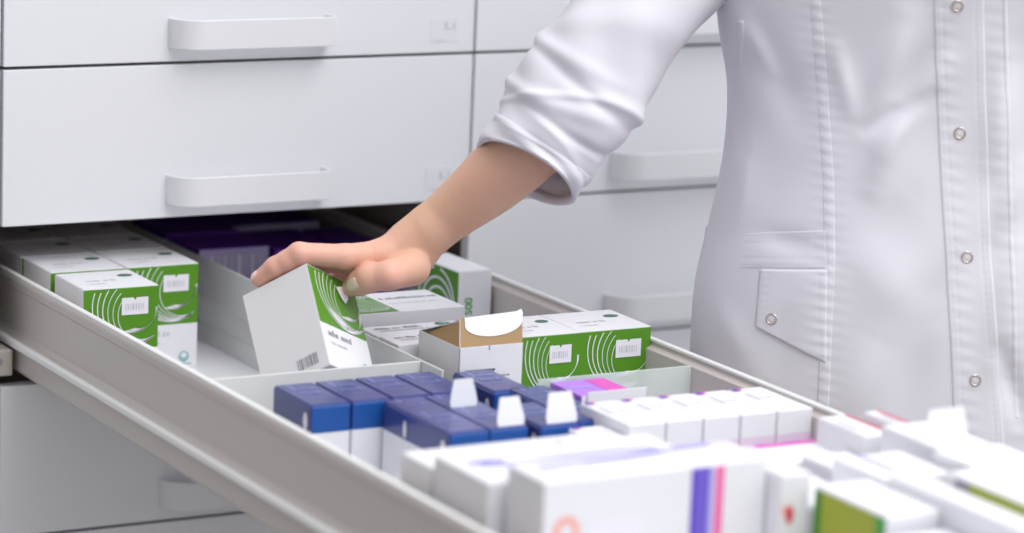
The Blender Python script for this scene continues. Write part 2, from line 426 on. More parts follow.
# standing box with green left side and 500 on its front
sb = empty('medicine_box', (.4950, -.105, FLZ), .03); tag(sb, 'box standing against right drawer wall, green left side, 500 printed up its front', 'box')
c = Carton(.042, .100, .1135, M_WHITE); c.rect('left', .001, .004, .099, .1125, M_GREEN)
c.arcs('left', .002, .098, .005, .111, .052, .070, .040, 9, .0055, -1.2, .0022)
c.vwords('front', .030, .020, .060, .004, M_INKL, 3)
bd = c.build('carton_body', sb)
text_mesh('500', .0135, M_EMER, 'dose_number', bd, Matrix.Translation((-.0035, -.0505, .064)) @ Matrix.Rotation(math.pi/2, 4, 'X') @ Matrix.Rotation(math.pi/2, 4, 'Z'))
t = Carton(.041, .099, .0008, M_WHITE, bev=.0003); t.build('tuck_flap', sb, loc=(0, 0, .1134))

# ---- opened carton
KX0, KZ0, KX1, KZ1 = 0.3090, -0.1941, 0.3797, -0.1920
oc = empty('opened_carton', (.3335, -.4425, FLZ), .0); tag(oc, 'opened white carton with kraft inside showing and raised lid flap, left of green boxes', 'box')
W, Dp, H, t = .0725, .0860, .1145, .0010
c = MB()
c.bbox(-W/2, W/2, -Dp/2, -Dp/2+t, 0, H, M_WHITE, .0003, 1); c.bbox(-W/2, W/2, Dp/2-t, Dp/2, 0, H, M_WHITE, .0003, 1)
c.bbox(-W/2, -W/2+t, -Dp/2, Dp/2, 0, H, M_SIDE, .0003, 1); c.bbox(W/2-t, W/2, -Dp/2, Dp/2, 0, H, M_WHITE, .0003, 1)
c.box(-W/2, W/2, -Dp/2, Dp/2, 0, .001, M_KRAFT); c.box(-W/2+t, W/2-t, -Dp/2+t, Dp/2-t, H-.012, H-.011, M_KRAFT)
c.W, c.D, c.H = W, Dp, H
def fr(u0, v0, u1, v1, m): c.add([face_pt(W, Dp, H, 'front', u, v, .0003) for u, v in ((u0,v0),(u1,v0),(u1,v1),(u0,v1))], [(0,1,2,3)], m)
q = random.Random(3)
for (u0, u1, v, h, m) in ((.007, .040, H-.026, .0028, M_INKD), (.030, .056, H-.032, .0018, M_INK), (.026, .052, H-.0375, .0016, M_INK), (.008, .05, H-.060, .003, M_INKL)):
    u = u0
    while u < u1: w_ = q.uniform(.001, .003); fr(u, v, u+w_, v+h, m); u += w_+.0007
fr(.0330, H-.004, .0340, H, M_INKD)
c.add([face_pt(W, Dp, H, 'left', u, v, .0003) for u, v in ((.02,.072),(.070,.072),(.070,.0735),(.02,.0735))], [(0,1,2,3)], M_INK)
c.build('carton_body', oc)
def leaf(pts_out, m_out, m_in, name, parent):
    """thin card leaf from an outline of 3-D points: outer and inner face"""
    P = [Vector(p) for p in pts_out]; n = (P[1]-P[0]).cross(P[2]-P[0]).normalized()*.0005
    k = len(P); mb = MB(); mb.add([p+n for p in P], [tuple(range(k))], m_out); mb.add([p-n for p in P], [tuple(range(k))[::-1]], m_in)
    mb.add([p+n for p in P]+[p-n for p in P], [(i, (i+1) % k, k+(i+1) % k, k+i) for i in range(k)], M_SIDE)
    me = bpy.data.meshes.new(name); me.from_pydata(mb.v, [], mb.f)
    for m_ in mb.mats: me.materials.append(m_)
    me.polygons.foreach_set('material_index', mb.m); o_ = bpy.data.objects.new(name, me); COL.objects.link(o_); o_.parent = parent; return o_
# kraft lid panel leaning back from the front edge, white rounded tongue on it, kraft dust flap at the left
x0, x1, yf, yb = -W/2+.001, W/2-.001, -Dp/2+.001, Dp/2-.001
TL, TR = Vector((KX0-.3335, -.020, KZ0-FLZ)), Vector((KX1-.3335, -.020, KZ1-FLZ)); BL, BR = Vector((x0, yf, H)), Vector((x1, yf, H))
def pan(u, v, e=0): return (BL*(1-u)+BR*u)*(1-v)+(TL*(1-u)+TR*u)*v + Vector((0, -e, 0))
leaf([pan(0, 0), pan(1, 0), pan(1, .98), pan(.9, 1.0), pan(0, .98)], M_KRAFT, M_KRAFT, 'kraft_lid', oc)
leaf([pan(.06, .99, .0014), pan(.07, .80, .0014)]+[pan(.53-.46*math.cos(math.pi*k/14), .72-.42*math.sin(math.pi*k/14), .0014) for k in range(15)]+[pan(1.0, .95, .0014), pan(.97, 1.08, .0014), pan(.90, 1.02, .0014)], M_WHITE, M_WHITE, 'tuck_tongue', oc)
leaf([(x0, yf, H), pan(0, .98), (x0+.020, .022, H+.0015), (x0+.002, .030, H)], M_KRAFT, M_KRAFT, 'dust_flap', oc)
leaf([(x0, yb, H), (x1, yb, H), pan(1, .9), pan(0, .9)], M_WHITE, M_KRAFT, 'back_flap', oc)
# ---- purple boxes at the back
def purple_box(W, Dp, H, front, seed):
    root = empty('purple_medicine_box')
    c = Carton(W, Dp, H, M_PURP, fmat=lambda n, p: (M_LAV if front else M_PURP) if n.y < -.5 else M_PURP)
    if front:
        for k in range(9): c.rect('front', .006+k*.0085, .014, .008+k*.0085+.0012*(k % 3), H-.008, M_WHITE if k % 2 else M_INKL)
    c.build('carton_body', root)
    t = Carton(W-.002, Dp-.002, .0008, M_PURP, bev=.0003); t.words('top', .01, Dp*.4, W*.7, .009, M_VIOL, seed); t.build('tuck_flap', root, loc=(0, 0, H-.0001))
    return root
for (x, y, W, Dp, H, fr_, lab) in [
    (.326, .150, .088, .075, .0985, True, 'purple box with pale lavender front, nearest the ribbed divider'),
    (.418, .172, .078, .110, .0920, False, 'purple box with purple front above the index finger'),
    (.340, .050, .080, .070, .0700, True, 'low pale-fronted purple box in front of the other purple boxes, beside the divider'),
    (.330, .260, .095, .100, .0980, False, 'dark purple box at the back left of the middle compartment'),
    (.440, .300, .120, .110, .0960, True, 'wide purple box with thin pale front edge in the deepest shade'),
    (.490, .150, .055, .130, .0930, False, 'purple box beside the right drawer wall in shade above the wrist'),
    (.425, .055, .075, .085, .0840, False, 'purple box just behind the knuckles in the middle compartment')]:
    o = purple_box(W, Dp, H, fr_, int(x*1000)); o.location = (x, y, FLZ); tag(o, lab, 'box', 'purple medicine boxes')

# ---- blue boxes
def blue_box():
    W, Dp, H = .0415, .0850, .0925; zs = H-.0265
    root = empty('blue_medicine_box')
    c = Carton(W, Dp, H, M_NAVY, bev=.0025, cuts=(zs,), fmat=lambda n, p: M_MARK if p.z < zs else (M_BLUE if n.y < -.5 else M_NAVY))
    c.bbox(-W/2+.001, W/2-.001, -Dp/2+.002, Dp/2-.002, H-.002, H+.0012, M_NAVY, .0011, 2)
    c.H = H+.0012
    c.words('top', .008, .028, .030, .004, M_BLUT, 2); c.words('top', .009, .040, .034, .010, M_BLUT, 12); c.rect('top', .009, .058, .0130, .078, M_BLUT); c.rect('top', .0165, .060, .0335, .064, M_BLUT)
    c.oval('left', Dp-.012, zs+.010, .0048, .0085, M_STICK)
    c.build('carton_body', root); return root
bl = blue_box(); first = True
def flap_tab(parent, w=.024, h=.026, x=0, y=-.03, z=.0937, tilt=-.25, rz=0):
    mb = MB(); t = .0006
    mb.add([(-w/2,0,0),(w/2,0,0),(w/2+.001,0,h*.25),(w/2-.003,0,h),(-w/2+.004,0,h),(-w/2-.001,0,h*.2),
            (-w/2,t,0),(w/2,t,0),(w/2+.001,t,h*.25),(w/2-.003,t,h),(-w/2+.004,t,h),(-w/2-.001,t,h*.2)],
           [(0,1,2,3,4,5),(11,10,9,8,7,6)]+[(i,(i+1)%6,6+(i+1)%6,6+i) for i in range(6)], M_WHITE)
    o = mb.build('raised_flap', parent, loc=(x, y, z), rot=(tilt, 0, rz)); return o
blues = []
for k in range(5): blues.append((.0945+.0431*k, -.5700+.0005*k, None))
blues[4] = (.2765, -.5805, None)
blues += [(.1680, -.6260, None), (.2110, -.6250, (-.004, -.012)), (.1680, -.7060, None), (.2100, -.7050, (.004, -.010)), (.2600, -.7120, None), (.3020, -.7080, None), (.3020, -.6260, None)]
labs = ['leftmost blue box in the back row, beside the near drawer wall', 'second blue box from the left in the back row',
        'middle blue box of the back row', 'fourth blue box from the left in the back row', 'rightmost blue box in the back row, longest dark top']
blues[4] = (.2835, -.5805, None)
blues += [(.1680, -.6600, None), (.2110, -.6590, (-.004, -.012)), (.1680+.0035, -.7480, None), (.2145, -.7480, (.004, -.010)), (.2720, -.7180, None), (.3150, -.7180, (-.016, -.010)), (.3160, -.6300, None)]
labs += ['blue box second from the front, leftmost of those with a white side spot', 'blue box with smaller raised white flap, between the rows',
         'foremost left blue box, glossy top, touching the white boxes', 'foremost blue box with raised white flap, left of the dark gap',
         'blue box right of the dark gap with the largest raised white flap', 'blue box at the right end of the foremost row, no flap',
         'blue box behind the right-end one, beside the lilac box']
for (x, yf, fl), lab in zip(blues, labs):
    o = bl if first else copy_tree(bl); first = False
    o.location = (x+.0215, yf+.0425, FLZ+.0003); big = x == .2600; fl = (.004, 0) if big else fl; tag(o, lab, 'box', 'blue medicine boxes')
    if -.63 < yf < -.62: o.scale = (1, .62, 1); o.location[1] = yf+.0264
    if fl is not None: flap_tab(o, x=fl[0], y=-.0425-fl[1]*0+.004, w=.031 if big else .027, h=.029 if big else .027, z=.0935)

# ---- lilac flat box by the clear divider
lb = empty('lilac_box', (.3870, -.5925, FLZ)); tag(lb, 'lilac topped box with white front flap beside the clear divider', 'box')
c = Carton(.060, .060, .0930, M_LILAC, fmat=lambda n, p: M_WHITE if n.y < -.5 else M_LILAC)
c.rect('top', .036, .01, .058, .056, M_MAG); c.rect('top', .004, .03, .03, .034, M_VIO2); c.build('carton_body', lb)
mb = MB(); mb.bbox(-.024, .042, -.0320, -.0310, .078, .0965, M_WHITE, .0003, 1); mb.build('front_flap', lb)

# ---- row of slim white boxes with purple corners
def slim(W, Dp, H):
    root = empty('white_medicine_box')
    c = Carton(W, Dp, H, M_WHITE, bev=.0012)
    c.rect('front', .0005, H-.038, W-.0005, H-.023, M_PALEPINK); c.words('front', .008, H-.034, .028, .004, M_LILAC, 4)
    c.rect('top', .002, Dp-.010, .010, Dp-.001, M_PURP); c.rect('top', .010, Dp-.006, .014, Dp-.001, M_PINK)
    c.rect('top', .006, Dp-.045, .011, Dp-.020, M_INKL); c.words('top', .014, Dp-.04, .026, .004, M_INKL, 6); c.rect('top', .030, .010, .0312, Dp-.01, M_PALEPINK)
    c.build('carton_body', root); return root
sl = slim(.0395, .088, .1030)
slabs = ['slim white purple-cornered box against the right drawer wall, rightmost of its row', 'slim white box second from the right drawer wall',
         'slim white box third from the right drawer wall', 'slim white box fourth from the right drawer wall', 'slim white box leftmost of its row, next to the blue boxes']
for k in range(5):
    o = sl if k == 0 else copy_tree(sl)
    o.location = (.5020-.0405*k, -.7285+.0008*k, FLZ+.0002); tag(o, slabs[k], 'box', 'slim white medicine boxes with purple corners')
o = copy_tree(sl); o.location = (.3000, -.7800+.0, FLZ-.0+.0002); o.scale = (.9, .7, .9); o.location[1] = -.756; tag(o, 'small slim white box standing in front of the rightmost blue boxes', 'box', 'slim white medicine boxes with purple corners')

# ---- foreground white boxes
def white_box(name, x0, x1, y0, y1, zt, lab, deco=None, cat='box', rz=0, base=M_WHITE, left=None):
    root = empty(name, ((x0+x1)/2, (y0+y1)/2, FLZ), rz); tag(root, lab, cat)
    W, Dp, H = x1-x0, y1-y0, zt-FLZ
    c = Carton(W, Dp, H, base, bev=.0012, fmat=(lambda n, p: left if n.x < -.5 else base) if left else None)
    if deco: deco(c)
    c.build('carton_body', root)
    t = Carton(W-.002, Dp-.002, .0008, base, bev=.0003)
    if hasattr(c, 'topdeco'): c.topdeco(t)
    t.build('tuck_flap', root, loc=(0, 0, H-.0001)); return root
def swash(c_, pts, w, m, e=.0005):
    for (a, b_) in zip(pts[:-1], pts[1:]):
        c_.poly('top', [(a[0], a[1]-w/2), (b_[0], b_[1]-w/2), (b_[0], b_[1]+w/2), (a[0], a[1]+w/2)], m, e)
def dF1(c):
    c.topdeco = lambda t: (t.oval('top', .145, .030, .006, .010, M_ORANGE),)
white_box('long_white_box', .0600, .2500, -.8730, -.8180, -.2190, 'long white box directly in front of the blue boxes, orange spot on its top', dF1, left=M_SIDE)
def dF2(c):
    def td(t):
        swash(t, [(.020, .050), (.05, .045), (.09, .050), (.15, .052), (.19, .048)], .010, M_VIO2); swash(t, [(.012, .058), (.035, .060), (.045, .056)], .006, M_VIOL, .0006)
    c.topdeco = td
    for k in range(4): c.rect('left', .02, .02+k*.02, .06, .022+k*.02, M_INKL)
    c.rect('left', .004, .004, .0075, c.H-.002, M_SIDE); c.rect('left', .02, c.H-.052, .082, c.H-.046, M_PURP)
white_box('long_white_box', .0600, .2700, -.9720, -.8780, -.2070, 'long white box with blurred purple swash, second behind the striped box', dF2, left=M_SIDE)
def dF3(c):
    W, H = c.W, c.H
    for (u0, u1, m) in ((.1400, .1490, M_VIOL), (.1490, .1500, M_VIO2), (.1500, .1570, M_VIOL), (.1570, .1610, M_VIO2), (.1635, .1720, M_PINK), (.1610, .1622, M_LAV)):
        c.rect('front', u0, .001, u1, H-.001, m)
    c.ring('front', .022, H-.042, .0065, .0125, M_ORANGE); c.rect('front', .042, H-.060, .095, H-.034, M_STICK, .0004)
    for k in range(3): c.rect('left', .02, .03+k*.03, .05, .032+k*.03, M_INKL)
    c.topdeco = lambda t: (swash(t, [(.015, .038), (.05, .044), (.10, .044), (.15, .050), (.19, .054)], .011, M_VIO2), swash(t, [(.06, .042), (.10, .044), (.14, .049)], .005, M_VIOL, .0007))
white_box('striped_white_box', .0730, .2870, -1.0400, -.9800, -.1900, 'large white box with vertical violet and pink stripes, nearest the viewer', dF3, left=M_SIDE)
def dG0(c): c.rect('front', .002, c.H-.030, c.W-.002, c.H-.006, M_PALEPINK); c.topdeco = lambda t: (t.rect('top', .001, t.D-.010, t.W-.001, t.D-.001, M_MAG), t.rect('top', .01, .02, .03, .03, M_PINK))  # pale pink front patch paints in the lavender shade on this face
white_box('magenta_edged_box', .3400, .4950, -.905, -.842, -.2400, 'white box with a magenta back edge in front of the slim white boxes', dG0)
def dG1(c):
    c.oval('front', .010, c.H-.034, .004, .008, M_RED); c.oval('front', .0065, c.H-.030, .005, .004, M_ORANGE, .0003)
    c.topdeco = lambda t: t.rect('top', .012, .012, .015, .075, M_VIO2)
white_box('white_medicine_box', .2885, .3185, -1.0600, -.9700, -.2000, 'white box with a red spot, between the striped box and lime-sided box', dG1)
def dLime(c):
    c.rect('left', .001, .001, c.D-.001, c.H-.002, M_LIME); c.rect('left', c.D-.014, .001, c.D-.001, c.H-.002, M_EMER, .0005); c.rect('left', .001, .001, .012, c.H-.002, M_GREEN, .0005)
white_box('lime_sided_box', .3200, .3740, -1.1650, -1.0640, -.2100, 'white-topped box with a lime green side at the bottom of the photo', dLime)
def dred(c): c.topdeco = lambda t: (t.rect('top', t.W-.005, .001, t.W-.001, t.D-.001, M_RED), t.rect('top', .004, .02, .010, .05, M_INKL))
white_box('red_edged_box', .4670, .5000, -.930, -.857, -.2150, 'white box with a thin red top edge, left of the similar one, by right wall', dred)
white_box('red_edged_box', .5030, .5210, -.945, -.878, -.2080, 'white box with red top edge, rightmost, leaning by the raised white flap', dred)
o = white_box('flapped_white_box', .4660, .5210, -1.045, -.955, -.1990, 'white box with a tall white flap raised in front of the coat')
flap_tab(o, w=.044, h=.026, x=.0030, y=-.010, z=.1350, tilt=-.15)
def dstrip(c): c.rect('left', .03, c.H-.011, c.D-.004, c.H-.002, M_LIME); c.rect('left', .010, c.H-.010, .03, c.H-.002, M_INK)
white_box('lime_edged_box', .4060, .5210, -1.290, -1.130, -.1900, 'white box with thin lime strip along its upper edge, lower right corner', dstrip)
white_box('white_medicine_box', .4150, .4630, -1.005, -.910, -.2330, 'plain white box behind the lime-sided box, in front of red-edged boxes')
def dlav(c): c.topdeco = lambda t: t.rect('top', .02, .02, .028, .07, M_VIO2)
white_box('white_medicine_box', .3760, .4460, -1.085, -1.010, -.2060, 'white box right of the lime-sided box with lavender mark', dlav)
white_box('white_medicine_box', .4500, .5210, -1.125, -1.052, -.1960, 'white box between the flapped box and the lime-edged box')
white_box('white_medicine_box', .3760, .4040, -1.290, -1.090, -.2000, 'white box at the bottom right, left of the lime-edged box')
white_box('white_medicine_box', .3200, .3800, -1.060, -.975, -.2300, 'low white box directly behind the lime-sided box')
white_box('white_medicine_box', .2500, .3700, -1.300, -1.175, -.2230, 'white box at the very bottom edge in front of the lime-sided box')
white_box('white_medicine_box', .2900, .3350, -.9650, -.910, -.2600, 'low white box behind the red-spotted one')
# ================================================================== PERSON
# ---- distance fields meshed into one continuous surface
def smin(a, b_, k):
    h = np.maximum(k-np.abs(a-b_), 0)/k; return np.minimum(a, b_) - h*h*k*.25
class Field:
    def __init__(s, lo, hi, step):
        s.lo = np.array(lo, float); s.step = step; s.n = (np.ceil((np.array(hi)-s.lo)/step)).astype(int)+1
        s.F = np.full(s.n, .2, np.float32)
    def _win(s, pmin, pmax, mg):
        i0 = np.clip(((pmin-mg-s.lo)/s.step).astype(int), 0, s.n-1); i1 = np.clip(((pmax+mg-s.lo)/s.step).astype(int)+2, 1, s.n)
        sl = tuple(slice(a, b_) for a, b_ in zip(i0, i1))
        g = np.stack(np.meshgrid(*[s.lo[i]+s.step*np.arange(i0[i], i1[i]) for i in range(3)], indexing='ij'), -1)
        return sl, g
    def chain(s, pts, k=.004, join=.008, mg=.03):
        """pts: list of (point, radius); capsules with changing radius, joined smoothly to each other, then to the body"""
        P = [np.array(p[0], float) for p in pts]; rr = [p[1] for p in pts]
        A = np.array(P); r = max(rr)
        sl, g = s._win(A.min(0)-r, A.max(0)+r, mg)
        d = None
        for i in range(len(P)-1):
            dd = cap(g, P[i], P[i+1], rr[i], rr[i+1]); d = dd if d is None else smin(d, dd, k)
        s.F[sl] = smin(s.F[sl], d, join) if join else np.minimum(s.F[sl], d)
    def ell(s, c, rad, k=.01, Rm_=None, mg=.03):
        c = np.array(c, float); rad = np.array(rad, float); sl, g = s._win(c-rad.max(), c+rad.max(), mg)
        q_ = g-c
        if Rm_ is not None: q_ = q_ @ Rm_
        l = np.linalg.norm(q_/rad, axis=-1); l2 = np.linalg.norm(q_/rad**2, axis=-1)+1e-9
        s.F[sl] = smin(s.F[sl], l*(l-1)/l2, k)
    def at(s, p):
        q_ = (np.array(p)-s.lo)/s.step; i = np.clip(np.floor(q_).astype(int), 0, s.n-2); f = q_-i; v = 0
        for a in (0, 1):
            for b_ in (0, 1):
                for c in (0, 1):
                    v += s.F[i[0]+a, i[1]+b_, i[2]+c]*(f[0] if a else 1-f[0])*(f[1] if b_ else 1-f[1])*(f[2] if c else 1-f[2])
        return v
    def mesh(s):
        Fd = s.F; ins = Fd < 0; n = s.n
        cnt = np.zeros(n-1, np.int8)
        for a in (0, 1):
            for b_ in (0, 1):
                for c in (0, 1): cnt += ins[a:n[0]-1+a, b_:n[1]-1+b_, c:n[2]-1+c]
        act = (cnt > 0) & (cnt < 8); idx = -np.ones(n-1, np.int64); ii = np.argwhere(act); idx[act] = np.arange(len(ii))
        acc = np.zeros((len(ii), 3)); num = np.zeros(len(ii))
        cs = [(a, b_, c) for a in (0, 1) for b_ in (0, 1) for c in (0, 1)]
        for p in cs:
            for ax in range(3):
                if p[ax]: continue
                q_ = list(p); q_[ax] = 1
                f0 = Fd[ii[:, 0]+p[0], ii[:, 1]+p[1], ii[:, 2]+p[2]]; f1 = Fd[ii[:, 0]+q_[0], ii[:, 1]+q_[1], ii[:, 2]+q_[2]]
                m = (f0 < 0) != (f1 < 0); t = np.where(m, f0/(f0-f1+1e-12), 0)
                for j in range(3): acc[:, j] += np.where(m, p[j]+(t if j == ax else 0), 0)
                num += m
        V = s.lo + s.step*(ii + acc/num[:, None]); Q = []
        for ax in range(3):
            o1, o2 = [(1, 2), (2, 0), (0, 1)][ax]
            sh = list(n); sh[ax] -= 1
            a = ins[tuple(slice(0, n[j]-1) if j == ax else slice(None) for j in range(3))]
            b_ = ins[tuple(slice(1, n[j]) if j == ax else slice(None) for j in range(3))]
            e = np.argwhere(a != b_)
            e = e[(e[:, o1] > 0) & (e[:, o2] > 0) & (e[:, o1] < n[o1]-1) & (e[:, o2] < n[o2]-1)]
            w_ = a[e[:, 0], e[:, 1], e[:, 2]]
            def cell(d1, d2):
                c = e.copy(); c[:, o1] -= d1; c[:, o2] -= d2; return idx[c[:, 0], c[:, 1], c[:, 2]]
            q_ = np.stack([cell(1, 1), cell(0, 1), cell(0, 0), cell(1, 0)], 1)
            q_[~w_] = q_[~w_][:, ::-1]; Q.append(q_)
        Q = np.concatenate(Q); Q = Q[(Q >= 0).all(1)]
        return V, Q
def cap(g, a, b_, ra, rb):
    ab = b_-a; L = float(ab @ ab)+1e-12; t = np.clip(((g-a) @ ab)/L, 0, 1)
    return (np.linalg.norm(g - a - t[..., None]*ab, axis=-1) - (ra+(rb-ra)*t)).astype(np.float32)

# body frame: torso axis leans a little to the viewer's left
AX = at(960, 133, 3.22); er0 = R @ np.array([1., 0, 0]); er0[2] = 0; er0 = _n(er0); ef = np.cross(er0, [0, 0, 1.]); ef = _n(ef)
if ef @ (CAM-AX) < 0: ef = -ef
eu = _n(np.array([0, 0, 1.]) - .12*er0); er = _n(er0 + .12*np.array([0, 0, 1.]))
def bd(s, t, f): return AX + s*er + t*eu + f*ef

# ---- forearm and hand (view-aligned working frame, metres)
def K(px, py, d): return np.array([(px-512)/F*d, (py-266.5)/F*d, d])
HF = Field(K(232, 100, 3.05)-[.01, .0, .06], K(640, 318, 3.10)+[.01, 0, .13], .00125)
W_ = K(427, 233, 3.172)
# forearm: two bones side by side + muscle belly
def dense(pts, n=14):
    P = np.array([list(p)+[r_] for p, r_ in pts]); m = len(P)-1; o_ = []
    for k in range(n+1):
        u = k/n*m; i = min(int(u), m-1); t = u-i; g_ = lambda q_: P[min(max(q_, 0), m)]
        p0, p1, p2, p3 = g_(i-1), g_(i), g_(i+1), g_(i+2)
        v = .5*((2*p1)+(-p0+p2)*t+(2*p0-5*p1+4*p2-p3)*t*t+(-p0+3*p1-3*p2+p3)*t**3); o_.append((v[:3], v[3]))
    return o_
HF.chain(dense([(K(424, 229, 3.166), .0195), (K(453, 203, 3.155), .0205), (K(487, 174, 3.142), .0252), (K(526, 141, 3.135), .0305), (K(600, 78, 3.135), .036)]), .004, .012)
HF.chain(dense([(K(430, 238, 3.178), .0182), (K(460, 215, 3.165), .0202), (K(496, 187, 3.150), .0252), (K(532, 152, 3.138), .0305), (K(604, 86, 3.135), .036)]), .004, .012)
# palm / metacarpals
across = np.array([.0105, .0058, .0165]); across = across/np.linalg.norm(across)
acm = _n(np.array([.10, .16, .98])); MC = [K(384, 254.0, 3.155)]; MC += [MC[0]+acm*.020+[.001, -.001, 0], MC[0]+acm*.038+[.006, .001, 0], MC[0]+acm*.054+[.013, .004, 0]]
for i, m in enumerate(MC):
    HF.chain([(W_+acm*(-.013+.009*i), .0180-.001*i), ((W_+m)/2+acm*(-.003+.002*i)+[0, -.0015, 0], .0158-.0005*i), (m, .0142-.0008*i)], .01, .014)
# webs and heel of the thumb
HF.chain([(K(420, 243, 3.168), .0185), (K(409, 258, 3.166), .0165), (K(402, 257, 3.170), .0105)], .01, .012)
HF.chain([(K(418, 256, 3.176), .0165), (K(400, 262, 3.190), .012)], .01, .012)
# fingers
def finger(pts, k=.004, join=.006): HF.chain(pts, k, join)
I = [K(384, 254.0, 3.155), K(344, 256.5, 3.140), K(299, 253.6, 3.126), K(275, 267, 3.132), K(259.5, 279.0, 3.140)]
finger([(I[0], .0142), (I[1], .0124), (I[2], .0112), ((I[2]+I[3])/2+[0, .0005, 0], .0103), (I[3], .0101), (I[4], .0086)], .004, .010)
for j, (sc_, sh) in enumerate([(1.05, .0195), (.98, .038), (.78, .055)]):
    base = MC[j+1]; o_ = across*sh
    p2 = I[2]*1 + o_ + (I[0]-I[2])*(1-sc_)*1.0; p3 = I[3]+o_+(I[0]-I[2])*(1-sc_)*1.2; p4 = I[4]+o_+(I[0]-I[2])*(1-sc_)*1.4
    finger([(base, .0135-.001*j), ((base+p2)/2+[0, .000, 0], .0112-.0006*j), (p2, .0098-.0006*j), (p3, .0086-.0005*j), (p4, .0072-.0004*j)], .004, .0015)
# thumb
T = [K(412, 267.5, 3.150), K(389, 275.5, 3.126), K(369.5, 277.6, 3.132), K(351.5, 287.2, 3.150)]
finger([(T[0], .0190), (T[1], .0146), (T[2], .0142), ((T[2]+T[3])/2+[0, .0002, 0], .0126), (T[3], .0097)], .005, .003)
V, Q = HF.mesh()
# smooth lightly
def lap(V, Q, it, lam):
    for _ in range(it):
        acc = np.zeros_like(V); c = np.zeros(len(V))
        for i in range(4):
            for j in ((i+1) % 4, (i+3) % 4): np.add.at(acc, Q[:, i], V[Q[:, j]]); np.add.at(c, Q[:, i], 1)
        V = V + lam*(acc/np.maximum(c, 1)[:, None]-V)
    return V
V = lap(V, Q, 2, .5)
# cut the arm where it is inside the sleeve
def toW(v): return CAM + v @ R.T
armV = toW(V)
# ---- the rest of the body, coarse, same mesh
lo = AX+np.array([-.62, -.55, FZ-AX[2]-.01]); hi = AX+np.array([.62, .5, .78])
BF = Field(lo, hi, .009)
def B(s, t, f=0): return bd(s, t, f)
BF.chain([(B(0, -.16), .125), (B(0, -.02), .105), (B(0, .10), .100), (B(0, .22), .112), (B(0, .31), .09)], .05, .05, .08)
BF.chain([(B(-.09, -.16), .10), (B(.09, -.16), .10)], .05, .05, .08); BF.chain([(B(-.09, .22), .09), (B(.09, .22), .09)], .05, .05, .08)
BF.chain([(B(-.155, .345), .055), (B(0, .375), .055), (B(.155, .345), .055)], .04, .05, .08)
BF.chain([(B(0, .37, .0), .058), (B(0, .47, .015), .054)], .03, .03, .06)
hc = B(.0, .575, .03)
BF.ell(hc, (.080, .095, .112), .03); BF.ell(hc+.045*ef+np.array([0, 0, -.045]), (.058, .055, .07), .03)
BF.chain([(hc+ef*.088+np.array([0, 0, .012]), .010), (hc+ef*.105+np.array([0, 0, -.022]), .014)], .01, .012, .04)
for sg in (-1, 1):
    BF.ell(hc+sg*er0*.080+np.array([0, 0, -.005]), (.014, .022, .032), .01)
    hip = B(sg*.095, -.20)
    kn = np.array([hip[0]+.02*sg*er0[0], hip[1], FZ+.50]); an = np.array([hip[0]+.02*sg, hip[1], FZ+.09])
    BF.chain([(hip, .088), ((hip+kn)/2, .074), (kn, .056), (kn*.6+an*.4, .055), (an, .036)], .03, .03, .08)
    BF.chain([(an+ef*-.03+np.array([0, 0, -.045]), .034), (an+ef*.12+np.array([0, 0, -.058]), .028)], .02, .02, .06)
# right upper arm to join the forearm; left arm hanging behind the frame edge
sh_ = B(-.175, .345); el = toW(K(603, 78, 3.13))
BF.chain([(sh_-.012*er, .046), ((sh_+el)/2-eu*.006, .034), (el, .036)], .02, .008, .06)
shl = B(.175, .345); ell_ = B(.265, .06, -.02); wrl = B(.285, -.17, .07)
BF.chain([(shl, .056), (ell_, .042), (wrl, .026)], .03, .03, .06)
LH = Field(wrl-np.array([.11, .11, .235]), wrl+np.array([.11, .11, .03]), .0028)
LH.chain([(wrl+eu*.05, .0255), (wrl-eu*.02, .0230)], .02, .02)
for j in range(4):
    k_ = wrl+ef*(.032-.019*j)-eu*(.088-.004*abs(j-1)); LH.chain([(wrl+ef*(.014-.010*j)-eu*.01, .018), (k_, .0135-.0006*j)], .01, .012)
for j in range(4):
    k_ = wrl+ef*(.032-.019*j)-eu*(.088-.004*abs(j-1)); l_ = (.92, 1.0, .95, .75)[j]
    LH.chain([(k_, .0120-.0006*j), (k_-eu*.042*l_-er*.006+ef*.002*(1-j), .0098), (k_-eu*.068*l_-er*.016, .0088), (k_-eu*.086*l_-er*.027, .0076)], .004, .002)
LH.chain([(wrl+ef*.012-eu*.02, .0175), (wrl+ef*.045-eu*.055-er*.006, .0135), (wrl+ef*.058-eu*.083-er*.012, .0112), (wrl+ef*.062-eu*.106-er*.018, .0092)], .005, .007)
LV_, LQ_ = LH.mesh(); LV_ = lap(LV_, LQ_, 2, .5)
BV, BQ = BF.mesh(); BV = lap(BV, BQ, 3, .5)
allV = np.concatenate([armV, BV, LV_]); allQ = np.concatenate([Q, BQ+len(armV), LQ_+len(armV)+len(BV)])
person = npmesh('person', allV, allQ, M_SKIN, None, True, False)
person.data.validate()
tag(person, 'person in a white lab coat, bare forearm reaching into the drawer', 'person')
